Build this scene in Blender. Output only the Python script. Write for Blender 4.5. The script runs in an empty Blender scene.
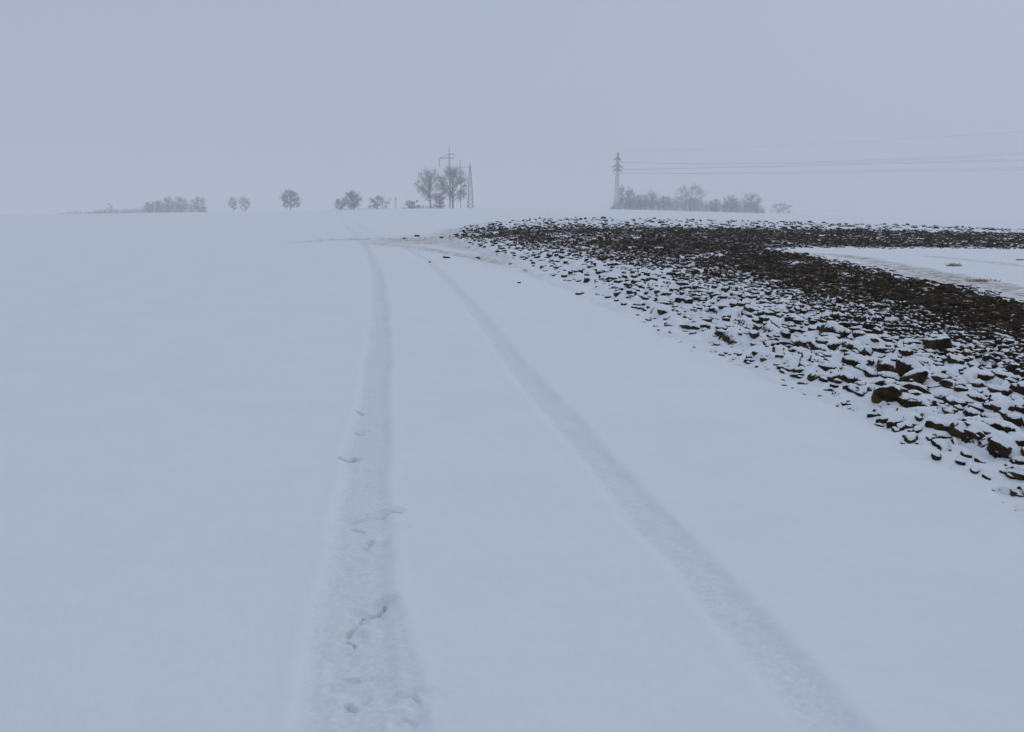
import bpy, math, random
import numpy as np
from mathutils import Vector, Matrix

# ------------------------------------------------------------------ camera, sky, sun, exposure
scene = bpy.context.scene
COL = scene.collection
W, H, F = 1024, 732, 800.0            # picture size and focal length in pixels
CAM_H = 1.6
PITCH = math.atan((366 - 205) / F)

cam_data = bpy.data.cameras.new('camera')
cam_data.sensor_width = 36.0
cam_data.lens = 36.0 * F / W
cam_data.clip_start = 0.05
cam_data.clip_end = 6000
cam = bpy.data.objects.new('camera', cam_data)
COL.objects.link(cam)
cam.location = (0, 0, CAM_H)
cam.rotation_euler = (math.pi / 2 - PITCH, 0, 0)
scene.camera = cam

SUN_EL, SUN_AZ = math.radians(38), math.radians(35)   # a dull sun behind the cloud, ahead and to the right
world = bpy.data.worlds.new('World')
scene.world = world
world.use_nodes = True
wn, wl = world.node_tree.nodes, world.node_tree.links
wn.clear()
sky = wn.new('ShaderNodeTexSky'); sky.sky_type = 'NISHITA'; sky.sun_disc = False
sky.sun_elevation = SUN_EL; sky.sun_rotation = SUN_AZ
sky.air_density = 1.0; sky.dust_density = 4.0; sky.ozone_density = 1.0
tc = wn.new('ShaderNodeTexCoord')
nz = wn.new('ShaderNodeTexNoise'); nz.inputs['Scale'].default_value = 2.2; nz.inputs['Detail'].default_value = 3
cr = wn.new('ShaderNodeValToRGB')
cr.color_ramp.elements[0].position = 0.3; cr.color_ramp.elements[0].color = (3.50, 4.02, 5.20, 1)
cr.color_ramp.elements[1].position = 0.7; cr.color_ramp.elements[1].color = (3.74, 4.02, 5.32, 1)
mx = wn.new('ShaderNodeMix'); mx.data_type = 'RGBA'; mx.inputs[0].default_value = 0.96
bg = wn.new('ShaderNodeBackground'); bg.inputs['Strength'].default_value = 0.1
wo = wn.new('ShaderNodeOutputWorld')
wl.new(tc.outputs['Generated'], nz.inputs['Vector'])
wl.new(nz.outputs['Fac'], cr.inputs['Fac'])
wl.new(sky.outputs['Color'], mx.inputs[6]); wl.new(cr.outputs['Color'], mx.inputs[7])
wl.new(mx.outputs[2], bg.inputs['Color']); wl.new(bg.outputs[0], wo.inputs['Surface'])

sun_data = bpy.data.lights.new('sun', 'SUN')
sun_data.energy = 0.5; sun_data.angle = math.radians(80); sun_data.color = (1.0, 0.96, 0.92)
sun = bpy.data.objects.new('sun', sun_data); COL.objects.link(sun)
sd = Vector((math.sin(SUN_AZ) * math.cos(SUN_EL), math.cos(SUN_AZ) * math.cos(SUN_EL), math.sin(SUN_EL)))
sun.rotation_euler = sd.to_track_quat('Z', 'Y').to_euler()

vs = scene.view_settings
vs.view_transform = 'Standard'; vs.look = 'None'; vs.exposure = 0.14; vs.gamma = 1.0
vs.use_curve_mapping = False
scene.render.engine = 'CYCLES'
cy = scene.cycles
cy.max_bounces = 8; cy.diffuse_bounces = 4; cy.volume_bounces = 4
cy.use_denoising = True
try: cy.denoiser = 'OPENIMAGEDENOISE'
except Exception: pass

# ------------------------------------------------------------------ numpy noise
def smooth(a, b, x):
    t = np.clip((x - a) / (b - a), 0, 1)
    return t * t * (3 - 2 * t)

def hash2(i, j, s=0):
    i = i.astype(np.int64); j = j.astype(np.int64)
    n = (i * 374761393 + j * 668265263 + s * 1442695041 + 974711) & 0xFFFFFFFF
    n = ((n ^ (n >> 13)) * 1274126177) & 0xFFFFFFFF
    n = ((n ^ (n >> 16)) * 2246822519) & 0xFFFFFFFF
    n = n ^ (n >> 15)
    return (n & 0xFFFFFF) / float(0x1000000)

def vnoise(x, y, s=0):
    i = np.floor(x); j = np.floor(y)
    u = x - i; v = y - j
    u = u * u * (3 - 2 * u); v = v * v * (3 - 2 * v)
    return ((hash2(i, j, s) * (1 - u) + hash2(i + 1, j, s) * u) * (1 - v)
            + (hash2(i, j + 1, s) * (1 - u) + hash2(i + 1, j + 1, s) * u) * v) * 2 - 1

def fbm(x, y, s=0, o=4):
    t = 0; a = 1; n = 0
    for k in range(o):
        t = t + a * vnoise(x, y, s + k); n += a; a *= 0.5
        x = x * 2.03 + 11.3; y = y * 2.03 - 7.1
    return t / n

def plates(x, y, s=0, tilt=1.0):
    """tilted, broken plates (turned sods): height, distance to the plate's edge"""
    i0 = np.floor(x); j0 = np.floor(y)
    d1 = np.full(x.shape, 9.0); d2 = np.full(x.shape, 9.0); h = np.zeros(x.shape)
    for a in (-1, 0, 1):
        for b in (-1, 0, 1):
            i = i0 + a; j = j0 + b
            cx = i + 0.1 + 0.8 * hash2(i, j, s); cy_ = j + 0.1 + 0.8 * hash2(i, j, s + 1)
            dx = x - cx; dy = y - cy_
            d = np.sqrt(dx * dx + dy * dy)
            hh = (hash2(i, j, s + 2) * 2 - 1) + tilt * ((hash2(i, j, s + 3) * 2 - 1) * dx + (hash2(i, j, s + 4) * 1.6 - 0.2) * dy)
            near = d < d1
            d2 = np.where(near, d1, np.minimum(d2, d)); h = np.where(near, hh, h); d1 = np.where(near, d, d1)
    return h, d2 - d1

# ------------------------------------------------------------------ the lie of the land
U_K = np.array([-3.0, -0.64, -0.35, -0.078, 0.125, 0.35, 0.64, 1.0, 3.0])
ROW = np.array([220, 214.5, 212, 207.5, 208.5, 214, 222.5, 230, 236.])
SKY_E = (205.0 - ROW) / F
CREST = 120.0
_uf = np.linspace(-3, 3, 1201)
_ef = np.interp(_uf, U_K, SKY_E)
_k = np.exp(-0.5 * (np.arange(-60, 61) / 18.0) ** 2); _k /= _k.sum()
_ef = np.convolve(np.pad(_ef, 60, mode='edge'), _k, mode='valid')

def land(x, y):
    """height of the open land: flat where the camera stands, swelling to a low crest 120 m ahead"""
    x = np.asarray(x, float); y = np.asarray(y, float)
    ys = np.maximum(y, 1e-3)
    e = np.interp(np.clip(x / ys, -3, 3), _uf, _ef)
    fr = smooth(0, 20, y)
    z_near = (CAM_H + e * CREST) * smooth(10, CREST, y)
    z_far = CAM_H + e * CREST + (e - 0.0016) * np.maximum(y - CREST, 0)
    z = np.where(y < CREST, z_near, z_far) * fr
    big = 0.05 * fbm(x / 14, y / 14, 71, 3) * smooth(8, 25, np.hypot(x, y)) + 0.012 * fbm(x / 1.7, y / 1.7, 72, 3)
    return z + big

CP, SP = math.cos(PITCH), math.sin(PITCH)
def ray(px, py):
    cx = (px - W / 2) / F; cyy = (H / 2 - py) / F
    return Vector((cx, CP + cyy * SP, -SP + cyy * CP))
def at(px, py, Y):
    d = ray(px, py)
    return Vector((0, 0, CAM_H)) + d * (Y / d.y)
def on_land(px, py):
    """where the land seen at that place lies (world metres)"""
    d = ray(px, py)
    t = np.exp(np.linspace(math.log(1.0), math.log(900), 6000)) / d.y
    gap = CAM_H + d.z * t - land(d.x * t, d.y * t)
    k = np.argmax(gap < 0)
    if not (gap < 0).any(): k = len(t) - 1
    return (d.x * t[k], d.y * t[k])
def pts(l): return np.array([on_land(*p) for p in l])

# ------------------------------------------------------------------ plan of the fields and tracks (metres)
FIELD = pts([(2000, 1003), (1330, 668), (1180, 593), (1080, 548), (1008, 513), (947, 476), (897, 449), (846, 419), (797, 393), (742, 371), (688, 349),
             (636, 325), (591, 304), (551, 286.5), (513, 268.5), (484, 254), (456, 245), (443, 237.5), (458, 229), (500, 222), (560, 219),
             (700, 220.5), (850, 224.5), (1024, 230.5), (1180, 236), (1330, 242), (2000, 266)])
DARK = pts([(450, 238), (466, 230), (520, 227), (600, 226.5), (700, 227.5), (850, 230), (1024, 234.5), (1180, 239), (1330, 245), (2000, 269), (2000, 824), (1330, 520),
            (1180, 452), (1100, 418), (1024, 388), (960, 368), (900, 352), (850, 338), (800, 322), (760, 304), (700, 286), (640, 272), (560, 255), (500, 246)])
BARE = pts([(456, 239), (480, 233), (560, 229.5), (620, 228.5), (760, 230), (900, 232), (1024, 236.5), (1330, 249), (2000, 273), (2000, 802), (1330, 480), (1180, 408), (1024, 350), (960, 330),
            (900, 314), (850, 302), (790, 288), (740, 275), (690, 265), (640, 256), (580, 247), (520, 241)])
STRIP = pts([(766, 250), (820, 248.5), (930, 249), (1024, 250), (1330, 256), (2000, 270), (2000, 618), (1330, 404), (1180, 352), (1024, 311), (985, 301), (940, 290),
             (890, 279), (850, 268), (800, 258)])

def inside(poly, x, y):
    c = np.zeros(x.shape, bool); n = len(poly)
    for k in range(n):
        x0, y0 = poly[k]; x1, y1 = poly[(k + 1) % n]
        if y0 == y1: continue
        c ^= ((y0 > y) != (y1 > y)) & (x < (x1 - x0) * (y - y0) / (y1 - y0) + x0)
    return c
def seg_dist(line, x, y, closed=False):
    best = np.full(x.shape, 1e9)
    n = len(line)
    for k in range(n if closed else n - 1):
        x0, y0 = line[k]; x1, y1 = line[(k + 1) % n]
        dx, dy = x1 - x0, y1 - y0
        t = np.clip(((x - x0) * dx + (y - y0) * dy) / (dx * dx + dy * dy + 1e-9), 0, 1)
        best = np.minimum(best, np.hypot(x - x0 - t * dx, y - y0 - t * dy))
    return best
def sdist(poly, x, y):
    d = seg_dist(poly, x, y, True)
    return np.where(inside(poly, x, y), d, -d)
def densify(p, n=8):
    """Catmull-Rom through the points"""
    p = np.asarray(p); q = np.vstack([2 * p[0] - p[1], p, 2 * p[-1] - p[-2]]); out = []
    for k in range(1, len(q) - 2):
        for t in np.linspace(0, 1, n, endpoint=False):
            a, b, c, d = q[k - 1], q[k], q[k + 1], q[k + 2]
            out.append(0.5 * (2 * b + (c - a) * t + (2 * a - 5 * b + 4 * c - d) * t * t + (3 * b - a - 3 * c + d) * t ** 3))
    out.append(p[-1]); return np.array(out)

TRACK_R = densify(pts([(905, 800), (838, 732), (770, 655), (702, 577), (643, 512), (592, 452), (548, 402), (517, 366), (490, 330), (463, 297), (440, 273),
                       (422, 257), (400, 246), (380, 239), (366, 230), (356, 222), (350, 216), (347, 212)]), 4)
TRACK_L = densify(pts([(325, 820), (341, 732), (350, 640), (360, 545), (366, 460), (373, 400), (378, 340), (379, 300), (375, 270), (368, 253),
                       (360, 240), (350, 230), (342, 222), (337, 215)]), 4)
TRACK_L2 = densify(pts([(428, 800), (411, 732), (402, 680), (392, 630), (386, 600)]), 4)
CROSS = densify(pts([(296, 243), (330, 240.5), (365, 239), (400, 239.5), (440, 238), (470, 234)]), 4)
CROSS2 = densify(pts([(372, 244), (400, 246), (430, 250), (470, 257), (500, 264)]), 4)

# ------------------------------------------------------------------ materials
def new_mat(name):
    m = bpy.data.materials.new(name); m.use_nodes = True
    nt = m.node_tree; b = nt.nodes['Principled BSDF']
    return m, nt, b
def node(nt, t, **kw):
    n = nt.nodes.new(t)
    for k, v in kw.items(): setattr(n, k, v)
    return n
def math_node(nt, op, a, b=None, c=None, clamp=False):
    n = nt.nodes.new('ShaderNodeMath'); n.operation = op; n.use_clamp = clamp
    for k, v in enumerate((a, b, c)):
        if v is None: continue
        if isinstance(v, (int, float)): n.inputs[k].default_value = v
        else: nt.links.new(v, n.inputs[k])
    return n.outputs[0]
def mixrgb(nt, f, a, b):
    n = nt.nodes.new('ShaderNodeMix'); n.data_type = 'RGBA'
    for k, v in ((0, f), (6, a), (7, b)):
        if isinstance(v, tuple): n.inputs[k].default_value = v
        elif isinstance(v, (int, float)): n.inputs[k].default_value = v
        else: nt.links.new(v, n.inputs[k])
    return n.outputs[2]
def noise(nt, scale, detail=4, rough=0.55, obj=False):
    g = nt.nodes.new('ShaderNodeTexCoord') if obj else nt.nodes.new('ShaderNodeNewGeometry')
    n = nt.nodes.new('ShaderNodeTexNoise'); n.inputs['Scale'].default_value = scale
    n.inputs['Detail'].default_value = detail; n.inputs['Roughness'].default_value = rough
    nt.links.new(g.outputs['Object' if obj else 'Position'], n.inputs['Vector']); return n.outputs['Fac']
def ramp(nt, f, lo, hi):
    n = nt.nodes.new('ShaderNodeMapRange'); n.interpolation_type = 'SMOOTHSTEP'
    nt.links.new(f, n.inputs[0])
    for k, v in ((1, lo), (2, hi)):
        if isinstance(v, (int, float)): n.inputs[k].default_value = v
        else: nt.links.new(v, n.inputs[k])
    return n.outputs[0]

SNOW_A, SNOW_B = (0.75, 0.81, 0.822, 1), (0.80, 0.852, 0.862, 1)
SOIL_A, SOIL_B = (0.0075, 0.0042, 0.0014, 1), (0.050, 0.029, 0.0095, 1)

def snow_soil(name, cover_attr=None, cover=0.8, mud_attr=None, hazy_bump=0.35, soil_b=SOIL_B):
    """snow lying on whatever is not too steep, bare earth on the steep faces"""
    m, nt, b = new_mat(name)
    b.inputs['Roughness'].default_value = 0.75
    b.inputs['Specular IOR Level'].default_value = 0.05
    snow = mixrgb(nt, noise(nt, 1.3, 5), SNOW_A, SNOW_B)
    soil = mixrgb(nt, ramp(nt, noise(nt, 9.0, 6, 0.65), 0.3, 0.7), SOIL_A, soil_b)
    if mud_attr:
        a = node(nt, 'ShaderNodeAttribute', attribute_name=mud_attr)
        f = math_node(nt, 'MULTIPLY', a.outputs['Fac'], ramp(nt, noise(nt, 6.0, 6, 0.7), 0.35, 0.68), clamp=True)
        snow = mixrgb(nt, f, snow, (0.26, 0.215, 0.125, 1))
        k = node(nt, 'ShaderNodeAttribute', attribute_name='packed')     # snow pressed hard and greyed by wheels and boots
        f = math_node(nt, 'MULTIPLY', k.outputs['Fac'], ramp(nt, noise(nt, 45.0, 4, 0.7), 0.25, 0.75), clamp=True)
        snow = mixrgb(nt, f, snow, (0.60, 0.65, 0.68, 1))
    if cover_attr or cover < 1:
        g = node(nt, 'ShaderNodeNewGeometry')
        sx = node(nt, 'ShaderNodeSeparateXYZ'); nt.links.new(g.outputs['Normal'], sx.inputs[0])
        if cover_attr:
            a = node(nt, 'ShaderNodeAttribute', attribute_name=cover_attr); cov = a.outputs['Fac']
        else:
            v = node(nt, 'ShaderNodeValue'); v.outputs[0].default_value = cover; cov = v.outputs[0]
        n1 = math_node(nt, 'MULTIPLY_ADD', noise(nt, 9.0, 6, 0.65), 0.75, -0.375)
        n2 = math_node(nt, 'MULTIPLY_ADD', noise(nt, 38.0, 4, 0.65), 0.50, -0.25)
        up = math_node(nt, 'ADD', math_node(nt, 'ADD', sx.outputs['Z'], n1), n2)
        thr = math_node(nt, 'MULTIPLY_ADD', cov, -0.72, 1.22)      # cover 1 -> 0.5, cover 0 -> 1.22
        f = ramp(nt, math_node(nt, 'SUBTRACT', up, thr), -0.05, 0.05)
        base = mixrgb(nt, f, soil, snow)
    else:
        base = snow; f = None
    nt.links.new(base, b.inputs['Base Color'])
    bp = node(nt, 'ShaderNodeBump'); bp.inputs['Strength'].default_value = hazy_bump; bp.inputs['Distance'].default_value = 0.006
    hsum = math_node(nt, 'ADD', math_node(nt, 'MULTIPLY', noise(nt, 22.0, 4), 1.4), math_node(nt, 'MULTIPLY', noise(nt, 140.0, 3), 0.5))
    nt.links.new(hsum, bp.inputs['Height']); nt.links.new(bp.outputs[0], b.inputs['Normal'])
    return m

M_SNOW = snow_soil('snow', cover=1.0, mud_attr='mud')
M_FIELD = snow_soil('snowy_ploughed_earth', cover_attr='cover', mud_attr='mud', hazy_bump=0.5)
M_CLOD = snow_soil('snow_capped_clod', cover=0.86, hazy_bump=0.9, soil_b=(0.070, 0.044, 0.018, 1))
M_CLODS = snow_soil('clod_crumbs', cover_attr='cover', hazy_bump=0.6)

def plain(name, c, rough=0.8, scale=3.0, var=0.35, metal=0.0):
    m, nt, b = new_mat(name)
    lo = tuple(v * (1 - var) for v in c[:3]) + (1,); hi = tuple(min(1, v * (1 + var)) for v in c[:3]) + (1,)
    nt.links.new(mixrgb(nt, noise(nt, scale, 4), lo, hi), b.inputs['Base Color'])
    b.inputs['Roughness'].default_value = rough; b.inputs['Metallic'].default_value = metal
    return m
M_BARK = plain('grey_brown_bark', (0.050, 0.042, 0.036))
M_TWIG = plain('frosted_twigs', (0.085, 0.078, 0.074))
M_STEEL = plain('dull_galvanised_steel', (0.045, 0.047, 0.05), 0.6, 2.0, 0.2)
M_WIRE = plain('weathered_aluminium_wire', (0.09, 0.09, 0.095), 0.6, 0.5, 0.15)
M_CERAMIC = plain('brown_glazed_porcelain', (0.07, 0.045, 0.035), 0.35, 3.0, 0.2)
M_WOOD = plain('grey_weathered_wood', (0.09, 0.075, 0.06))
M_STRAW = plain('dry_straw', (0.22, 0.165, 0.09), 0.9, 8.0, 0.4)

# ------------------------------------------------------------------ mesh helpers
def mesh_np(name, V, Fq, smooth_faces=True):
    me = bpy.data.meshes.new(name)
    V = np.asarray(V, np.float32); Fq = np.asarray(Fq, np.int32); k = Fq.shape[1]
    me.vertices.add(len(V)); me.vertices.foreach_set('co', V.ravel())
    me.loops.add(Fq.size); me.loops.foreach_set('vertex_index', Fq.ravel())
    me.polygons.add(len(Fq)); me.polygons.foreach_set('loop_start', np.arange(0, Fq.size, k, dtype=np.int32))
    me.polygons.foreach_set('loop_total', np.full(len(Fq), k, np.int32))
    me.polygons.foreach_set('use_smooth', np.full(len(Fq), smooth_faces))
    me.update(calc_edges=True); me.validate(); return me
def attr(me, name, v):
    a = me.attributes.new(name, 'FLOAT', 'POINT'); a.data.foreach_set('value', np.asarray(v, np.float32))
def link(name, me, mat=None, parent=None):
    o = bpy.data.objects.new(name, me); COL.objects.link(o)
    if mat is not None and me is not None and not me.materials: me.materials.append(mat)
    if parent is not None: o.parent = parent
    return o
def tag(o, label=None, cat=None, group=None, kind=None):
    if label: o['label'] = label
    if cat: o['category'] = cat
    if group: o['group'] = group
    if kind: o['kind'] = kind
    return o
def empty(name, loc):
    o = bpy.data.objects.new(name, None); COL.objects.link(o); o.location = loc; o.empty_display_size = 0.5; return o

class Bars:
    """tapered prisms along line segments, gathered into one mesh"""
    def __init__(self, sides=4): self.a, self.n = [], sides
    def add(self, p, q, r0, r1=None):
        self.a.append((p[0], p[1], p[2], q[0], q[1], q[2], r0, r0 if r1 is None else r1))
    def line(self, ps, r0, r1=None):
        r1 = r0 if r1 is None else r1; n = len(ps) - 1
        for k in range(n): self.add(ps[k], ps[k + 1], r0 + (r1 - r0) * k / n, r0 + (r1 - r0) * (k + 1) / n)
    def mesh(self, name):
        A = np.array(self.a, float); P, Q = A[:, :3], A[:, 3:6]; n = self.n
        d = Q - P; d /= np.maximum(np.linalg.norm(d, axis=1, keepdims=True), 1e-9)
        ref = np.where(np.abs(d[:, 2:3]) > 0.9, np.array([[1.0, 0, 0]]), np.array([[0, 0, 1.0]]))
        u = np.cross(d, ref); u /= np.linalg.norm(u, axis=1, keepdims=True); v = np.cross(d, u)
        V = np.zeros((len(A), 2 * n, 3)); th = (np.arange(n) + 0.5) * 2 * math.pi / n
        for k in range(n):
            o = u * math.cos(th[k]) + v * math.sin(th[k])
            V[:, k] = P + o * A[:, 6:7]; V[:, n + k] = Q + o * A[:, 7:8]
        f = np.array([[k, (k + 1) % n, n + (k + 1) % n, n + k] for k in range(n)])
        if n == 4: f = np.vstack([f, [[3, 2, 1, 0], [4, 5, 6, 7]]])
        Fq = (f[None] + (np.arange(len(A)) * 2 * n)[:, None, None]).reshape(-1, 4)
        return mesh_np(name, V.reshape(-1, 3), Fq, False)
    def build(self, name, mat, parent=None): return link(name, self.mesh(name), mat, parent)

# ------------------------------------------------------------------ snow ground with wheel tracks and footprints
FOOT = [  # image place, length, turn in degrees, depth: trodden marks in and beside the left-hand track
    (347, 457, .20, 80, .05), (366, 470, .16, 20, .025), (376, 513, .20, 85, .03), (392, 511, .15, 70, .06), (372, 545, .20, 30, .03),
    (378, 603, .16, 40, .055), (364, 611, .16, 110, .055), (354, 622, .14, 20, .05), (350, 634, .12, 60, .045), (352, 700, .17, 20, .04), (358, 682, .2, 70, .03),
    (408, 698, .22, 85, .03), (405, 722, .2, 10, .03), (362, 395, .18, 10, .03), (379, 425, .2, 15, .03), (359, 430, .2, 10, .03),
    (386, 365, .2, 15, .035), (383, 318, .22, 0, .04), (371, 298, .2, 0, .035), (394, 530, .18, 30, .03), (340, 660, .2, 10, .025), (347, 560, .22, 5, .025)]
foot_w = [(on_land(a, b), L, math.radians(t), dp) for a, b, L, t, dp in FOOT]

CRACKS = [(densify(pts(l), 4), w_, dp) for l, w_, dp in (       # broken crust in the left-hand track: line, half width, depth
    ([(341, 457), (348, 457.5), (355, 455)], .009, .055), ([(386, 513), (392, 511), (398, 514)], .011, .06), ([(384, 599), (381, 606), (372, 609), (364, 611)], .0065, .05),
    ([(364, 611), (358, 618), (349, 627), (347, 634), (354, 643)], .0035, .028), ([(353, 520), (370, 514), (384, 516)], .006, .012), ([(348, 699), (356, 703)], .007, .022),
    ([(352, 526), (366, 529)], .006, .014), ([(398, 693), (412, 694), (418, 700)], .005, .010), ([(400, 716), (416, 720)], .005, .008), ([(364, 545), (372, 537)], .006, .016),
    ([(344, 676), (358, 674)], .005, .010), ([(357, 430), (362, 432)], .009, .04), ([(356, 410), (362, 412)], .009, .035), ([(383, 318), (386, 317)], .02, .04), ([(374, 298), (378, 297)], .02, .04))]
def trough(d, half, soft, depth, rim):
    return -depth * (1 - smooth(half - soft, half + soft, d)) + rim * np.exp(-((d - half - 1.3 * soft) / (0.9 * soft)) ** 2)

def ground_relief(x, y):
    z = np.zeros(x.shape); far = np.hypot(x, y)
    m = (far < 130) & (y > 0)
    X, Y = x[m], y[m]; r = np.zeros(X.shape)
    wx = 0.025 * fbm(X * 2.1, Y * 2.1, 5, 3)
    dR = seg_dist(TRACK_R, X, Y) + wx
    tread = 0.006 * fbm(X * 14, Y * 14, 9, 3)
    r += trough(dR, .105, .045, .020, .003) + tread * (dR < .12)
    wob = 0.05 * fbm(X * 1.1, Y * 1.1, 15, 3)
    dL = seg_dist(TRACK_L, X, Y) + wob
    r += trough(dL, .125, .04, .022, .004) + 0.007 * fbm(X * 7, Y * 7, 19, 4) * (1 - smooth(.10, .2, dL))
    dl2 = seg_dist(TRACK_L2, X, Y) + 0.4 * wob
    r += trough(dl2, .045, .03, .010, .001) + .004 * fbm(X * 9, Y * 9, 29, 3) * (dl2 < .06)
    r += trough(seg_dist(CROSS, X, Y) + 3 * wob, .30, .15, .09, .06) + trough(seg_dist(CROSS2, X, Y) + 3 * wob, .2, .1, .05, .03)
    for (fx, fy), L, t, dp in foot_w:
        dx, dy = X - fx, Y - fy; a = dx * math.sin(t) + dy * math.cos(t); b = dx * math.cos(t) - dy * math.sin(t)
        q = np.sqrt((a / (L * .5)) ** 2 + (b / (.048 + .012 * np.sin(a * 30))) ** 2) + .25 * fbm(X * 18, Y * 18, 33, 2)
        r += -.3 * dp * (1 - smooth(.6, 1.2, q)) + .002 * np.exp(-((q - 1.35) / .22) ** 2)
    for ln, w_, dp in CRACKS:
        d = seg_dist(ln, X, Y) + .004 * fbm(X * 30, Y * 30, 44, 2)
        r += -dp * (1 - smooth(w_ * .5, w_ * 1.5, d)) + .004 * np.exp(-((d - 2.4 * w_) / w_) ** 2)
    r += 0.0035 * fbm(X * 6, Y * 6, 41, 3) + .007 * fbm(X * .9 + .4 * Y, Y * 2.6 - .8 * X, 42, 3)   # faint wind ripples
    z[m] = r; return z

def mud_amount(x, y):
    m = np.zeros(x.shape); k = (np.hypot(x, y) < 90) & (np.hypot(x, y) > 15) & (y > 0)
    X, Y = x[k], y[k]
    c = np.array(on_land(432, 240)); w = 1.2 * fbm(X * .6, Y * .6, 51, 3)
    v = 0.95 * np.exp(-(((X - c[0]) / 2.1) ** 2 + ((Y - c[1]) / 3.2) ** 2)) * (1 + w)
    v = np.maximum(v, 0.75 * (1 - smooth(.15, .7, seg_dist(CROSS, X, Y) + .2 * w)))
    v = np.maximum(v, 0.7 * (1 - smooth(.1, .55, seg_dist(CROSS2, X, Y) + .2 * w)))
    e = np.abs(sdist(FIELD, X, Y))
    v = np.maximum(v, 0.7 * (1 - smooth(.1, 1.1, e + .5 * w)) * smooth(18, 26, Y) * (X < 2.5))
    m[k] = np.clip(v, 0, 1); return m

def packed_amount(x, y):
    m = np.zeros(x.shape); k = (np.hypot(x, y) < 60) & (y > 0); X, Y = x[k], y[k]
    wob = 0.05 * fbm(X * 1.1, Y * 1.1, 15, 3); g = .03 * fbm(X * 5, Y * 5, 16, 3)
    v = .55 * (1 - smooth(.06, .15, seg_dist(TRACK_R, X, Y) + g))
    v = np.maximum(v, .6 * (1 - smooth(.09, .17, seg_dist(TRACK_L, X, Y) + wob + g)))
    v = np.maximum(v, .5 * (1 - smooth(.03, .08, seg_dist(TRACK_L2, X, Y) + .4 * wob)))
    m[k] = v; return m

rad = np.concatenate([[0.01, .3, .6, .9], np.exp(np.arange(math.log(1.2), math.log(2.2), .0105)), np.exp(np.arange(math.log(2.2), math.log(7.5), .0048)), np.exp(np.arange(math.log(7.5), math.log(2500), .0115))])
fine = np.arange(-44, 46.01, .2)
ang = np.radians(np.concatenate([np.linspace(-180, -44, 46, endpoint=False), fine, np.arange(46.3, 66, .35), np.linspace(66, 180, 40, endpoint=False)]))
R, A = np.meshgrid(rad, ang, indexing='ij')
GX, GY = R * np.sin(A), R * np.cos(A)
GZ = land(GX, GY) + ground_relief(GX, GY)
near = (R < 160) & (GY > 0)
sdg = np.full(GX.shape, -9.0); sdg[near] = sdist(FIELD, GX[near], GY[near])
GZ -= 0.35 * smooth(.25, .9, sdg)
nr, na = R.shape
idx = np.arange(nr * na).reshape(nr, na)
i0, i1 = idx[:-1], idx[1:]
Q = np.stack([i0, np.roll(i0, -1, 1), np.roll(i1, -1, 1), i1], -1).reshape(-1, 4)[:, ::-1]
me = mesh_np('snow_ground', np.stack([GX, GY, GZ], -1).reshape(-1, 3), Q)
attr(me, 'mud', mud_amount(GX.ravel(), GY.ravel()))
attr(me, 'packed', packed_amount(GX.ravel(), GY.ravel()))
ground = tag(link('snow_ground', me, M_SNOW), 'smooth snow-covered field with wheel tracks running to the crest', kind='structure')

# ------------------------------------------------------------------ ploughed field
FD = FIELD[10] - FIELD[5]; FD = FD / np.linalg.norm(FD)       # the furrows follow the field's long edge
def field_zone(x, y):
    """cover of snow, coarseness of the earth, how much of the place is smooth strip"""
    w1 = .45 * fbm(x * .8, y * .8, 61, 4); w2 = .5 * fbm(x * .5, y * .5, 62, 4)
    s = 1 + np.clip(y, 0, 60) / 14
    dk = smooth(-.35, .45, sdist(DARK, x, y) / s + w1)
    br = smooth(-.4, .5, sdist(BARE, x, y) / s + w2)
    st = smooth(-.12, .42, sdist(STRIP, x, y) / s + .35 * w1)
    patch = smooth(.12, .4, fbm(x * .33, y * .16, 63, 3)) * smooth(22, 34, y)
    cov = .82 - .30 * dk - .34 * br + .10 * patch * br + .42 * br * smooth(.30, .5, fbm(x * .9, y * .55, 64, 3)) * smooth(14, 22, y) - .14 * smooth(8, 26, np.hypot(x, y)) * (1 - br)
    cov = cov * (1 - st) + 1.35 * st
    coarse = (1 - .62 * dk) * (1 - st) * (1 - .2 * br)
    return cov, coarse, st

def field_height(x, y, fd):
    a = x * FD[0] + y * FD[1]; b = -x * FD[1] + y * FD[0]
    wa = .16 * fbm(a * 2.2, b * 2.2, 81, 3); wb = .16 * fbm(a * 2.2, b * 2.2, 82, 3)
    cov, coarse, st = field_zone(x, y)
    h1, e1 = plates((a + wa) / .62, (b + wb) / .27, 90)
    h2, e2 = plates((a + wa) / .24, (b + wb) / .13, 95)
    h3, e3 = plates((a + .3 * wa) / .09, (b + .3 * wb) / .08, 99)
    big = smooth(.5, .8, coarse)
    lump = (.38 * h1 + 1.15 * np.sqrt(np.clip(e1 / .7, 0, 1)) - .45)
    rough = .085 * coarse * lump + (.030 * (1 - big) + .012 * big) * (1 - st) * h2 * smooth(0, .25, e2) + .012 * (1 - big) * (1 - st) * h3
    rough = rough + .02 * big * fbm(x * 9, y * 9, 88, 3)
    furrow = .05 * coarse * np.sin(b / .42 * 2 * math.pi / 1.6 + 1.5 * wa * 10)
    strip = st * .03 * fbm(x * .8, y * .8, 83, 3)
    z = rough + furrow + .04 * coarse * fbm(a / .9, b / .5, 84, 3)
    fill = -.005 + .03 * fbm(x * .9, y * .9, 87, 2) + .05 * (1 - smooth(0, .6, fd))   # snow drifted into the hollows
    fill = np.where(coarse > .5, fill, fill - .04)
    z = .5 * (z + fill + np.sqrt((z - fill) ** 2 + .0009)) * (1 - st) + strip
    taper = smooth(-.1, .5, fd + .22 * fbm(x * 1.6, y * 1.6, 85, 3))
    return z * (.12 + .88 * taper) + .05 * taper - .05 * (1 - taper), cov, st

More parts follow.
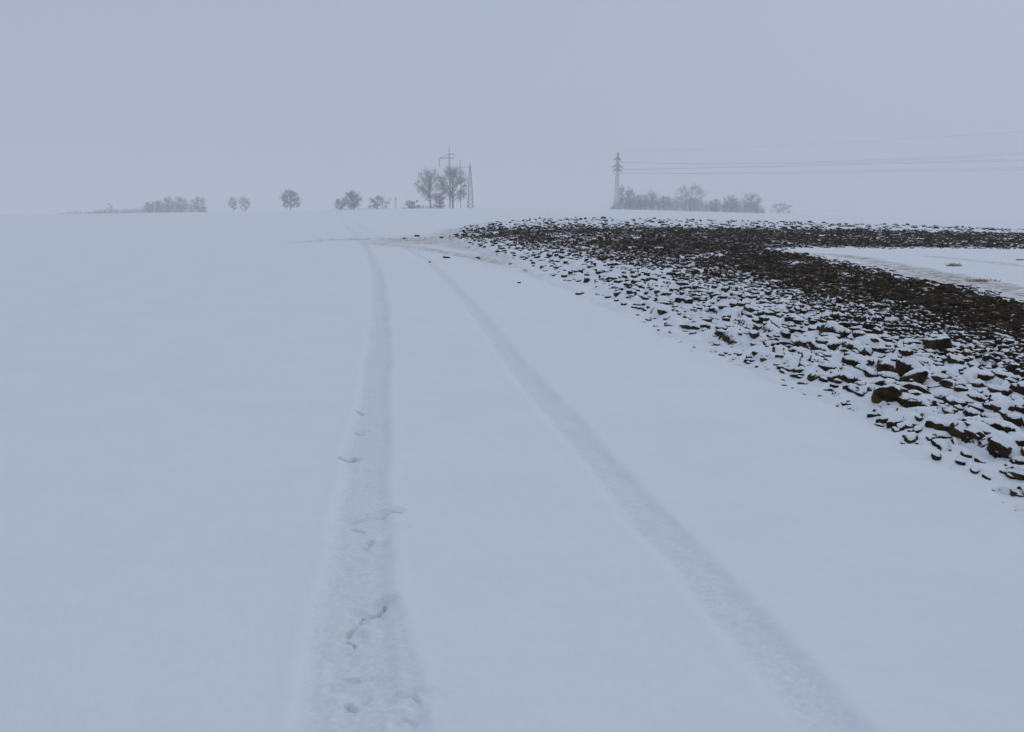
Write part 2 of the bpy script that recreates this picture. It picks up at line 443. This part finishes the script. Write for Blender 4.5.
fr_ = np.exp(np.arange(math.log(2.4), math.log(150), .0027))
fa_ = np.radians(np.concatenate([np.arange(-8, 42, .125), np.arange(42, 63, .2)]))
R, A = np.meshgrid(fr_, fa_, indexing='ij')
X, Y = R * np.sin(A), R * np.cos(A)
coarse_in = sdist(FIELD, X[::4, ::4], Y[::4, ::4])
SD = np.repeat(np.repeat(coarse_in, 4, 0), 4, 1)[:X.shape[0], :X.shape[1]]
keep = SD > -.8
fd = np.full(X.shape, -9.0); fd[keep] = sdist(FIELD, X[keep], Y[keep])
vok = fd > -.12
idx = np.full(X.shape, -1); idx[vok] = np.arange(vok.sum())
VX, VY = X[vok], Y[vok]
hz_, cov_, st_ = field_height(VX, VY, fd[vok])
tmp = np.full(X.shape, np.nan); tmp[vok] = hz_
for ax in (0, 1):                                             # weather the sharpest edges
    a_, c_ = np.roll(tmp, 1, ax), np.roll(tmp, -1, ax)
    tmp = .5 * tmp + .25 * (np.where(np.isnan(a_), tmp, a_) + np.where(np.isnan(c_), tmp, c_))
hz_ = tmp[vok]
VZ = land(VX, VY) + hz_
q = np.stack([idx[:-1, :-1], idx[:-1, 1:], idx[1:, 1:], idx[1:, :-1]], -1).reshape(-1, 4)
q = q[(q >= 0).all(1)][:, ::-1]
me = mesh_np('ploughed_field', np.stack([VX, VY, VZ], -1), q)
edge = smooth(.5, 0, fd[vok] + .2 * fbm(VX * 2, VY * 2, 86, 3)) if False else 1 - smooth(-.1, .3, fd[vok] + .2 * fbm(VX * 2, VY * 2, 86, 3))
attr(me, 'cover', np.maximum(cov_, edge * 1.0))
RUT = densify(pts([(800, 254), (850, 258), (900, 269), (950, 279), (1024, 298), (1180, 340)]), 4)
RUT2 = densify(pts([(850, 265), (900, 276), (960, 290), (1024, 306), (1180, 350)]), 4)
STREAK = densify(pts([(930, 258), (980, 263), (1024, 268), (1180, 284)]), 4)
wr_ = .5 * fbm(VX * .9, VY * .9, 52, 4)
mudf = np.maximum(1.1 * (1 - smooth(.05, .75, seg_dist(RUT, VX, VY) + wr_)), .9 * (1 - smooth(.05, .5, seg_dist(RUT2, VX, VY) + wr_)))
mudf = np.maximum(mudf, .5 * (1 - smooth(.05, .5, seg_dist(STREAK, VX, VY) + wr_))) * st_
mudf = np.maximum(mudf, mud_amount(VX, VY) * .6)
attr(me, 'mud', mudf)
field = tag(link('ploughed_field', me, M_FIELD), 'dark ploughed field half covered with snow on the right', kind='structure')

# clods: the nearest 300 are pieces of their own, the countless rest is one mass
def clod_mesh(seed, sub, name=None):
    rng = np.random.default_rng(seed)
    import bmesh
    bm = bmesh.new(); bmesh.ops.create_icosphere(bm, subdivisions=sub, radius=1.0)
    V = np.array([v.co[:] for v in bm.verts]); Fc = np.array([[v.index for v in f.verts] for f in bm.faces]); bm.free()
    for k in range(6):                                            # broken faces
        n = rng.normal(size=3); n /= np.linalg.norm(n); c = rng.uniform(.55, .85)
        d = V @ n - c; V -= np.where(d > 0, d, 0)[:, None] * n * .7
    f = 2.3
    nz_ = fbm(V[:, 0] * f + seed, V[:, 1] * f + V[:, 2] * 1.7, seed, 4) * .38
    V = V * (1 + nz_ + .10 * fbm(V[:, 0] * 7 + seed, V[:, 1] * 7 + V[:, 2] * 5.3, seed + 9, 3))[:, None]
    V = V * np.array([1.0, .72, .68])
    return V, Fc
N_PIECE = 300
rng = np.random.default_rng(7)
variants = []
for k in range(14):
    V, Fc = clod_mesh(100 + k, 3)
    m_ = mesh_np('clod', V, Fc); m_.materials.append(M_CLOD); variants.append(m_)

def scatter(n, r0, r1, zone):
    """random places in the field, thinning with distance as their size in view falls"""
    out = []
    while len(out) < n:
        th = rng.uniform(math.radians(-8), math.radians(62), 4000); r = np.exp(rng.uniform(math.log(r0), math.log(r1), 4000))
        x, y = r * np.sin(th), r * np.cos(th)
        s = sdist(FIELD, x, y); cov, co, st = field_zone(x, y)
        ok = (s > .05) & (st < .8) & (rng.uniform(size=s.shape) > st) & zone(s, cov, co, r)
        out += list(zip(x[ok], y[ok], s[ok], cov[ok], co[ok]))
    return np.array(out[:n])
base_dir = math.atan2(FD[1], FD[0])
placed = []
cand = scatter(9000, 4.2, 15, lambda s, cov, co, r: (s < 3.2) & (co > .75) & (r * 0 + rng.uniform(size=r.shape) < np.clip(.45 + s * 1.2, 0, 1)))
cand = cand[np.argsort(np.hypot(cand[:, 0], cand[:, 1]) + rng.uniform(0, 6, len(cand)))]
cand = cand[np.abs(cand[:, 0]) < .80 * cand[:, 1]]
for c in cand:
    L = float(np.clip(rng.lognormal(math.log(.10), .34), .045, .17)) * (.6 + .4 * min(1, c[2] / .5))
    if all((c[0] - p[0]) ** 2 + (c[1] - p[1]) ** 2 > ((L + p[2]) * .95) ** 2 for p in placed):
        placed.append((c[0], c[1], L, c[2]))
    if len(placed) >= N_PIECE: break
PX = np.array(placed)
hz2, _, _ = field_height(PX[:, 0], PX[:, 1], PX[:, 3])
PZ = land(PX[:, 0], PX[:, 1]) + hz2
for k, (x, y, L, s) in enumerate(placed):
    o = link('clod', variants[k % len(variants)], None, field)
    o.location = (x, y, PZ[k] - L * rng.uniform(.15, .45) - .35 * L * max(0, 1 - s / .6))
    o.rotation_euler = (rng.normal(.1, .32), rng.normal(0, .28), base_dir + rng.normal(0, .38) + (math.pi if rng.random() < .5 else 0))
    o.scale = (L * rng.uniform(1.0, 1.9), L * rng.uniform(.75, 1.15), L * rng.uniform(.9, 1.35))

for px, py, L in ((446, 258, .08), (417, 236.5, .13), (404, 239, .09), (442, 238, .12), (478, 258, .06), (519, 283, .04), (430, 262, .03)):    # strays dragged out on to the snow
    x, y = on_land(px, py); o = link('clod', variants[int(px) % len(variants)], None, field)
    o.location = (x, y, float(land(x, y)) + L * .2); o.rotation_euler = (.2, .1, px); o.scale = (L * 1.3, L, L)

def clod_mass(name, n, r0, r1, zone, size, label):
    P = scatter(n, r0, r1, zone)
    hz, _, _ = field_height(P[:, 0], P[:, 1], P[:, 2]); z = land(P[:, 0], P[:, 1]) + hz
    lo, hi = [clod_mesh(300 + k, 1) for k in range(10)], [clod_mesh(300 + k, 2) for k in range(10)]
    Vs, Fs, cv, nv = [], [], [], 0
    r = np.hypot(P[:, 0], P[:, 1])
    L = np.clip(rng.lognormal(0, .4, n), .4, 1.8) * size(r, P[:, 4]) * np.clip(.4 + .9 * P[:, 2], .4, 1)
    yaw = base_dir + rng.normal(0, .5, n); tl = rng.normal(0, .35, n)
    for k in range(n):
        V, Fc = (hi if r[k] < 6.2 else lo)[k % 10]
        s = V * (L[k] * np.array([1.4, .95, 1.1]))
        c, d = math.cos(tl[k]), math.sin(tl[k]); s = np.stack([s[:, 0], s[:, 1] * c - s[:, 2] * d, s[:, 1] * d + s[:, 2] * c], 1)
        c, d = math.cos(yaw[k]), math.sin(yaw[k])
        Vs.append(np.stack([s[:, 0] * c - s[:, 1] * d + P[k, 0], s[:, 0] * d + s[:, 1] * c + P[k, 1], s[:, 2] + z[k] - .05 * L[k]], 1))
        Fs.append(Fc + nv); nv += len(V); cv.append(np.full(len(V), P[k, 3] - .14 + .18 * P[k, 4]))
    Vs, Fs, cv = np.concatenate(Vs), np.concatenate(Fs), np.concatenate(cv)
    m_ = mesh_np(name, Vs.reshape(-1, 3), Fs.reshape(-1, 3)); attr(m_, 'cover', cv.ravel())
    o = link(name, m_, M_CLODS, field); tag(o, label, kind='stuff'); return o
clod_mass('small_clods', 27000, 3.2, 110, lambda s, cov, co, r: rng.uniform(size=r.shape) < np.clip(.1 + s, 0, 1) * np.clip(1.3 - 1.1 * co, .12, 1),
          lambda r, co: (.026 + .022 * co) * (1 + r / 36), 'snow-dusted broken earth clods across the ploughed field')

# ------------------------------------------------------------------ dry grass on the snow strip
def tuft(px, py, n, hgt, spread, label, seed):
    x, y = on_land(px, py); rg = random.Random(seed); b = Bars(3); z = float(land(x, y)) + .03
    for k in range(n):
        a = rg.uniform(0, 6.28); rr = spread * rg.random() ** .7; p = Vector((rr * math.cos(a), rr * .5 * math.sin(a), -.03))
        t = p + Vector((rg.gauss(0, .35), rg.gauss(0, .3), rg.uniform(.4, 1))) * hgt
        mid = (p + t) / 2 + Vector((0, 0, hgt * .15)); b.add(p, mid, .008, .006); b.add(mid, t, .006, .002)
    o = b.build('dry_grass_tuft', M_STRAW); o.location = (x, y, z)
    tag(o, label, 'grass tuft', 'dry tufts sticking out of the snow strip')
tuft(953, 268, 90, .14, .22, 'low straw-coloured grass tuft in the middle of the snow strip', 1)
tuft(983, 284, 120, .12, .34, 'widest dry grass tuft, by the muddy ruts of the snow strip', 2)
tuft(1020, 262, 110, .10, .15, 'dry grass tuft on the snow strip at the right edge of the picture', 3)

# ------------------------------------------------------------------ bare winter trees
def ell(rg, squash=1.0):
    while True:
        v = Vector((rg.uniform(-1, 1), rg.uniform(-1, 1), rg.uniform(-1, 1)))
        if .15 < v.length < 1: return v
def curve(p, q, lift, n, rg, wig):
    out = [p]; L = (q - p).length
    for k in range(1, n + 1):
        t = k / n
        v = p.lerp(q, t) + Vector((0, 0, lift * L * 4 * t * (1 - t)))
        if k < n: v += Vector((rg.gauss(0, 1), rg.gauss(0, 1), rg.gauss(0, 1))) * wig * L
        out.append(v)
    return out
def tree(px, row_base, D, top_row, width_px, label, seed, bare=.22, n1=13, n2=9, n3=6, n4=3, lean=0.0, group=None, stems=1, kind='bare_tree', thick=1.0, cat='tree', flat=0.0):
    """a leafless tree standing on the land at distance D, as tall and wide as it shows"""
    rg = random.Random(seed); D *= FAR
    bp = at(px, row_base, D); z0 = float(land(bp.x, D)) - .15
    top = at(px, top_row, D).z; Ht = top - z0; Wd = width_px * D / F / 2
    root = empty(kind, (bp.x, D, z0)); tag(root, label, cat, group)
    tr, cw = Bars(5), Bars(3)
    r0 = max(.05, Ht * .020) * thick
    cz, ch = Ht * (1 + bare) / 2, Ht * (1 - bare) / 2
    for s in range(stems):
        off = Vector((rg.uniform(-.35, .35) * Wd * (stems > 1), rg.uniform(-.3, .3) * Wd * (stems > 1), 0))
        trunk = curve(off, Vector((off.x * 1.3 + lean * Ht, off.y * 1.3, Ht * .82)), 0, 6, rg, .018)
        tr.line(trunk, r0, r0 * .25)
        nl = max(5, n1 // stems); ga = rg.uniform(0, 6.28); WS = Wd if stems == 1 else Wd * .75
        for a in range(nl):
            f = (a + .5) / nl; ez = 1 - 1.75 * f; ga += 2.4 + rg.gauss(0, .25); er = math.sqrt(max(0, 1 - ez * ez))
            e = Vector((er * math.cos(ga), er * math.sin(ga), ez)) * rg.uniform(.62, .88)
            q1 = Vector((e.x * WS + lean * Ht * .5, e.y * WS, cz + e.z * ch)) + off
            zt_ = min(.80, max(bare * .8 + .04, (q1.z / Ht) * .62 - .02 + rg.gauss(0, .03))); t = zt_ / .82
            k = min(5, int(t * 6)); p = trunk[k].lerp(trunk[k + 1], t * 6 - k)
            r1 = r0 * .42 * (1 - .5 * t)
            limb = curve(p, q1, .08, 4, rg, .04); tr.line(limb, r1, r1 * .3)
            sc = (WS + ch) * .5
            for b in range(n2):
                t2 = rg.uniform(.25, 1.02) ** .8; k = min(3, int(t2 * 4)); p2 = limb[k].lerp(limb[k + 1], min(1, t2 * 4 - k))
                o2 = (p2 - Vector((off.x, off.y, cz * .8))); o2 = o2.normalized() if o2.length > .01 else Vector((0, 0, 1))
                q2 = p2 + (o2 * .55 + Vector((rg.gauss(0, .6), rg.gauss(0, .6), rg.gauss(.15, .5)))) * .36 * sc
                v = Vector(((q2.x - off.x) / WS, (q2.y - off.y) / WS, (q2.z - cz) / ch))
                if v.length > 1.0:
                    v = v / v.length * rg.uniform(.88, 1.0); q2 = Vector((v.x * WS + off.x, v.y * WS + off.y, cz + v.z * ch))
                br = curve(p2, q2, .06, 3, rg, .06); r2 = r1 * .34; cw.line(br, r2, r2 * .45)
                for c in range(n3):
                    t3 = rg.uniform(.2, 1); k = min(2, int(t3 * 3)); p3 = br[k].lerp(br[k + 1], t3 * 3 - k)
                    q3 = p3 + (o2 * .5 + Vector((rg.gauss(0, .7), rg.gauss(0, .7), rg.gauss(.2, .6)))) * .16 * sc
                    tw = .0145 * D / 230 * thick
                    cw.add(p3, q3, tw, tw * .7)
                    for d in range(n4):
                        p4 = p3.lerp(q3, rg.uniform(.3, 1)); q4 = p4 + (o2 * .4 + Vector((rg.gauss(0, .7), rg.gauss(0, .7), rg.gauss(.2, .6)))) * .085 * sc
                        cw.add(p4, q4, tw * .8, tw * .5)
    tr.build('trunk', M_BARK, root); cw.build('crown', M_TWIG, root)
    return root

FAR = 1.8        # everything on the skyline stands well back in the haze
GA, GB, GC = 'bare trees on the crest beside the pylons', 'bare trees of the wood right of the pylon', 'bare trees along the far left skyline'
tree(430, 207, 215, 169.5, 33, 'tall bare tree with spreading crown, left of the pair before the mast', 11, bare=.16, group=GA, n1=20, n3=7, thick=.95)
tree(453, 207, 210, 164.5, 31, 'tallest bare tree, standing right in front of the mast', 12, bare=.13, group=GA, n1=22, n3=7, thick=1.0)
tree(291, 209, 260, 190, 22, 'single round-crowned bare tree standing alone on the skyline', 13, bare=.12, group=GC, n1=18, n2=10, n3=7)
tree(355, 208, 270, 190.5, 22, 'dense rounded bush, taller of the two bushes left of the paired trees', 14, bare=.02, group=GC, n1=27, n3=7, stems=3, kind='bare_bush', cat='bush')
tree(339, 208, 272, 198, 17, 'low small bush leaning on the left side of the dense rounded bush', 15, bare=.02, group=GC, n1=15, stems=3, kind='bare_bush', cat='bush')
tree(379, 207, 265, 195.5, 25, 'pointed low bush beside the small wooden pole', 16, bare=.0, group=GC, n1=15, stems=3, kind='bare_bush', cat='bush')
tree(412, 207, 225, 200, 16, 'low scrubby bush under the left one of the paired tall trees', 17, bare=0, stems=3, n1=15, kind='bare_bush', cat='bush')
tree(441, 207, 222, 194, 15, 'scrubby bush filling the gap between the two paired tall trees', 18, bare=0, stems=3, n1=15, kind='bare_bush', cat='bush')
tree(233.5, 211, 330, 197, 11, 'left one of two small bare trees standing together', 19, bare=.15, group=GC, n1=13, n2=7)
tree(245, 211, 325, 196, 12, 'right one of two small bare trees standing together', 20, bare=.12, group=GC, n1=13, n2=7)
left = [(199, 197, 18, 'rightmost round-crowned tree of the far left grove'), (181, 196.5, 15, 'second tree from the right in the far left grove'),
        (169, 196, 14, 'tallest tree, in the middle of the far left grove'), (157, 200, 14, 'fourth tree from the right in the far left grove'),
        (149, 202, 9, 'small leftmost tree of the far left grove')]
for k, (x, t, w, lb) in enumerate(left):
    tree(x, 212.5, 370 + 8 * (k % 3), t, w, lb, 30 + k, bare=.02, group=GC, n1=15, n2=8, n3=6)
tree(111, 212.5, 385, 203, 8, 'small tree rising out of the low far hedge', 38, bare=.1, group=GC, n1=6, n2=5, n3=4)
right = [(621, 183, 7, 'slender bare tree next to the pylon', .1), (629, 187, 15, 'bushy bare tree, second from the pylon', .05), (641, 194, 15, 'bare tree, third from the pylon', .08),
         (651, 190, 16, 'narrow upright bare tree, fourth from the pylon', .1), (664, 195, 16, 'low bare tree left of the wood\'s broadest crown', .08),
         (690, 184.5, 34, 'broadest and tallest crown in the middle of the wood', .12), (715, 199, 16, 'low bare tree right of the wood\'s broadest crown', .05),
         (730, 194, 17, 'fan-shaped bare tree, left of the pair at the right end of the wood', .06), (751, 193, 22, 'rounded bare tree, right of the pair at the right end of the wood', .08)]
for k, (x, t, w, lb, br) in enumerate(right):
    base = float(np.interp(x, [612, 795], [209, 214.5]))
    tree(x, base, 305 + 9 * (k % 3), t, w, lb, 50 + k, bare=br, group=GB, n1=15 if w > 14 else 10, n2=8, n3=6 if w > 20 else 5)
tree(779, 214, 400, 203.5, 26, 'faint low bush past the right end of the wood', 70, bare=0, stems=4, n1=20, n2=6, n3=5, kind='bare_bush', cat='bush')

def undergrowth(name, x0, x1, D, tops, rows, n, label, seed):
    """thicket that reads as one mass: thin upright stems with side twigs"""
    rg = random.Random(seed); b = Bars(3); D *= FAR
    for k in range(n):
        px = rg.uniform(x0, x1); d = D + rg.uniform(-6, 6)
        rb = float(np.interp(px, rows[0], rows[1])); p = at(px, rb, d); p.z = float(land(p.x, d)) - .1
        hgt = max(.6, (rb - float(np.interp(px, tops[0], tops[1]))) * d / F) * rg.uniform(.55, 1.05)
        q = p + Vector((rg.gauss(0, .12) * hgt, rg.gauss(0, .12) * hgt, hgt)); r = .015 * D / 300
        b.add(p, q, r * 1.4, r * .6)
        for j in range(7):
            s = p.lerp(q, rg.uniform(.15, .95)); b.add(s, s + Vector((rg.gauss(0, .2), rg.gauss(0, .2), rg.uniform(.05, .3))) * hgt * .8, r * .8, r * .4)
    o = b.build(name, M_TWIG); tag(o, label, kind='stuff'); return o
undergrowth('wood_undergrowth', 610, 765, 318, ([610, 618, 630, 645, 665, 690, 715, 735, 755, 766], [206, 197, 194, 196, 197, 196, 202, 199, 200, 209]), ([612, 795], [209, 214.5]), 1600, 'grey thicket of stems under the trees right of the pylon', 81)
undergrowth('far_hedge', 88, 207, 380, ([60, 88, 100, 110, 120, 140, 150, 165, 185, 200, 208], [211, 210, 207.5, 206, 207.5, 206.5, 203, 200, 201, 203, 209]), ([0, 250], [213.5, 212]), 900, 'low grey hedge on the far left skyline', 82)
undergrowth('far_hedge_end', 58, 90, 400, ([58, 66, 80, 90], [212, 210, 209, 210]), ([0, 250], [214, 212.5]), 130, 'faint low end of the hedge at far left', 83)
undergrowth('crest_scrub', 402, 442, 220, ([402, 420, 442], [205, 203, 202]), ([400, 470], [207.5, 207.5]), 220, 'low scrub at the foot of the paired tall trees', 84)
undergrowth('low_scrub', 322, 395, 270, ([322, 340, 370, 395], [207.5, 205.5, 205, 206]), ([320, 400], [208.5, 207.5]), 260, 'low scrub along the foot of the bushes on the skyline', 85)

# ------------------------------------------------------------------ pylons, pole and wires
def lattice(b, H0, H1, w0, w1, n, r):
    prev = None
    for k in range(n + 1):
        t = k / n; z = H0 + (H1 - H0) * t; w = w0 + (w1 - w0) * t
        c = [Vector((sx * w, sy * w, z)) for sx, sy in ((-1, -1), (1, -1), (1, 1), (-1, 1))]
        if prev:
            for j in range(4):
                b.add(prev[j], c[(j + 1) % 4], r * .55); b.add(prev[(j + 1) % 4], c[j], r * .55); b.add(c[j], c[(j + 1) % 4], r * .5)
        prev = c
def legs(root, H0, H1, w0, w1, r):
    for sx, sy in ((-1, -1), (1, -1), (1, 1), (-1, 1)):
        b = Bars(4); b.add((sx * w0, sy * w0, H0), (sx * w1, sy * w1, H1), r, r * .8); b.build('leg', M_STEEL, root)
def arm(root, z, half, wb, r):
    for s in (-1, 1):
        b = Bars(4); tip = Vector((s * half, 0, z))
        for sy in (-1, 1):
            b.add((s * wb, sy * wb, z), tip, r); b.add((s * wb, sy * wb, z + half * .28), tip, r * .9)
            for t in (.3, .6): b.add((s * (wb + (half - wb) * t), sy * wb * (1 - t), z), (s * (wb + (half - wb) * t), sy * wb * (1 - t), z + half * .28 * (1 - t)), r * .6)
        b.build('cross_arm', M_STEEL, root)
def insulator(root, p, L):
    b = Bars(6)
    for k in range(7):
        z = p[2] - L * k / 7; b.add((p[0], p[1], z), (p[0], p[1], z - L * .09), .13, .10); b.add((p[0], p[1], z - L * .09), (p[0], p[1], z - L / 7), .04)
    b.build('insulator', M_CERAMIC, root)

# right-hand pylon, its line runs off to the right and towards the viewer
D1 = 335.0 * FAR
pb = at(616.5, 209, D1); zb = float(land(pb.x, D1)) - .3; topz = at(616.5, 152, D1).z
def zrow(r, D): return at(512, r, D).z
P2 = Vector((pb.x + 215 * FAR, D1 - 145 * FAR, 0))
line_dir = Vector((215, -145, 0)).normalized(); yaw1 = math.atan2(line_dir.y, line_dir.x) - math.pi / 2
py = empty('power_pylon', (pb.x, D1, zb)); py.rotation_euler.z = yaw1; py.scale = (FAR, FAR, FAR)
tag(py, 'grey lattice power pylon with three pairs of arms at the left end of the wood', 'pylon', 'pylons on the skyline')
Ht = (topz - zb) / FAR
legs(py, 0, Ht * .70, .85, .42, .09); legs(py, Ht * .70, Ht * .985, .45, .20, .09)
b = Bars(4); lattice(b, 0, Ht * .70, .85, .42, 9, .05); lattice(b, Ht * .70, Ht * .985, .45, .20, 6, .06); b.build('bracing', M_STEEL, py)
b = Bars(4)
for sx, sy in ((-1, -1), (1, -1), (1, 1), (-1, 1)): b.add((sx * .22, sy * .22, Ht * .985), (0, 0, Ht), .08)
b.build('peak', M_STEEL, py)
arms = [((zrow(r_, D1) - zb) / FAR, w_) for r_, w_ in ((159.5, 3.0), (167, 4.6), (170.8, 3.8))]
tips = []
for z, hw in arms:
    arm(py, z, hw, .42, .13)
    for s in (-1, 1):
        insulator(py, (s * (hw - .1), 0, z), 1.1); tips.append(((s * (hw - .1), 0, z - 1.1), s))
Rz = Matrix.Rotation(yaw1, 4, 'Z')
def wire(name, p, q, sag, r, label):
    b = Bars(5); n = 40; ps = []
    for k in range(n + 1):
        t = k / n; v = Vector(p).lerp(Vector(q), t); v.z -= 4 * sag * t * (1 - t); ps.append(v)
    b.line(ps, r); o = b.build(name, M_WIRE); tag(o, label, 'wire', 'wires running right from the pylon')
names = {(0, -1): 'upper wire on the left arm side of the right-hand pylon', (0, 1): 'upper wire on the right arm side of the right-hand pylon',
         (1, -1): 'middle wire on the left side, from the widest pylon arm', (1, 1): 'middle wire on the right side, from the widest pylon arm',
         (2, -1): 'lowest wire on the left side of the right-hand pylon', (2, 1): 'lowest wire on the right side of the right-hand pylon'}
RISE = [7.9, 0.3, -0.2]
for k, (tp, s) in enumerate(tips):
    lev = k // 2
    p = Rz @ (Vector(tp) * FAR) + Vector((pb.x, D1, zb)); q = Rz @ Vector((tp[0] * FAR, 0, 0)) + Vector((P2.x, P2.y, p.z + RISE[lev] * FAR))
    wire('power_wire', p, q, ([5.5, 0.4, 1.3][lev] + .45 * s) * FAR, .032 * FAR, names[(lev, s)])
p = Vector((pb.x, D1, zb + Ht * FAR)); wire('earth_wire', p, Vector((P2.x, P2.y, p.z + 6 * FAR)), 2.0 * FAR, .018 * FAR, 'faint topmost wire leaving the peak of the right-hand pylon')
# the next pylon of that line stands outside the picture to the right
zc = float(land(P2.x, P2.y)) - .3

# mast behind the paired trees: tall post with one long arm and a hanging drop rod
D2 = 260.0 * FAR
mb = at(450, 207, D2); zm = float(land(mb.x, D2)) - .3; tz = (at(450, 145, D2).z - zm) / FAR
ms = empty('power_mast', (mb.x, D2, zm)); ms.scale = (FAR, FAR, FAR); tag(ms, 'tall thin power mast with cross arm rising behind the paired trees', 'pylon', 'pylons on the skyline')
px_m = D2 / F / FAR
b = Bars(4); b.add((0, 0, 0), (0, 0, tz * .86), .26, .17); b.build('mast', M_STEEL, ms)
b = Bars(4); b.add((0, 0, tz * .86), (0, 0, tz), .13, .07); b.build('peak', M_STEEL, ms)
z1 = (zrow(158, D2) - zm) / FAR; z2 = (zrow(154, D2) - zm) / FAR
b = Bars(4); b.add((-9.5 * px_m, 0, z1), (5 * px_m, 0, z1), .13); b.add((-9.5 * px_m, 0, z1), (0, 0, z1 + 1.2), .06); b.build('cross_arm', M_STEEL, ms)
b = Bars(4); b.add((-1.5 * px_m, 0, z2), (5.5 * px_m, 0, z2), .12); b.build('cross_arm', M_STEEL, ms)
b = Bars(4); b.add((-9.5 * px_m, 0, z1), (-9.5 * px_m, 0, z1 - 9 * px_m), .11); b.build('drop_rod', M_STEEL, ms)
# portal beside it: a slim post and a tapered lattice tower joined by a beam
tb = at(470.5, 207, D2); zt = float(land(tb.x, D2)) - .3
tw = empty('lattice_tower', (tb.x, D2, zt)); tw.scale = (FAR, FAR, FAR); tag(tw, 'narrow tapered lattice tower right of the tallest bare tree', 'pylon', 'pylons on the skyline')
th = (at(470.5, 162.5, D2).z - zt) / FAR
legs(tw, 0, th * .9, .9, .24, .11); b = Bars(4); lattice(b, 0, th * .9, .9, .24, 11, .09); b.build('bracing', M_STEEL, tw)
b = Bars(4); b.add((0, 0, th * .9), (0, 0, th), .22, .10); b.build('peak', M_STEEL, tw)
zbm = (zrow(167, D2) - zt) / FAR
b = Bars(4); b.add((-11 * px_m, 0, zbm), (1.5 * px_m, 0, zbm), .09); b.build('cross_beam', M_STEEL, tw)
b = Bars(4); b.add((-9.5 * px_m, 0, 0), (-9.5 * px_m, 0, (at(461, 160, D2).z - zt) / FAR), .14, .09); b.build('side_post', M_STEEL, tw)
# small wooden pole
D3 = 250.0 * FAR; ob = at(396, 207, D3); zo = float(land(ob.x, D3)) - .2
po = empty('wooden_pole', (ob.x, D3, zo)); tag(po, 'small wooden pole with short crosspiece between bush and paired trees', 'pole')
ph = at(396, 197, D3).z - zo
b = Bars(5); b.add((0, 0, 0), (0, 0, ph), .2, .15); b.build('post', M_WOOD, po)
b = Bars(4); b.add((-1.0, 0, ph * .82), (1.0, 0, ph * .82), .1); b.build('crosspiece', M_WOOD, po)

# ------------------------------------------------------------------ haze over the whole place
def box(name, a, c):
    x0, y0, z0 = a; x1, y1, z1 = c
    V = [(x0, y0, z0), (x1, y0, z0), (x1, y1, z0), (x0, y1, z0), (x0, y0, z1), (x1, y0, z1), (x1, y1, z1), (x0, y1, z1)]
    return mesh_np(name, V, [[3, 2, 1, 0], [4, 5, 6, 7], [0, 1, 5, 4], [1, 2, 6, 5], [2, 3, 7, 6], [3, 0, 4, 7]], False)
zmin = float(GZ.min()) - 1.0
hm = bpy.data.materials.new('pale_haze'); hm.use_nodes = True; hm.node_tree.nodes.clear()
ho = hm.node_tree.nodes.new('ShaderNodeOutputMaterial'); hv = hm.node_tree.nodes.new('ShaderNodeVolumePrincipled')
hv.inputs['Color'].default_value = (0.97, 0.975, 0.98, 1); hv.inputs['Density'].default_value = 0.0011; hv.inputs['Anisotropy'].default_value = 0.0
hm.node_tree.links.new(hv.outputs[0], ho.inputs['Volume'])
haze = link('haze', box('haze', (-2600, -2600, zmin), (2600, 2600, 60.0)), hm)
tag(haze, 'pale winter haze over the fields', kind='stuff')
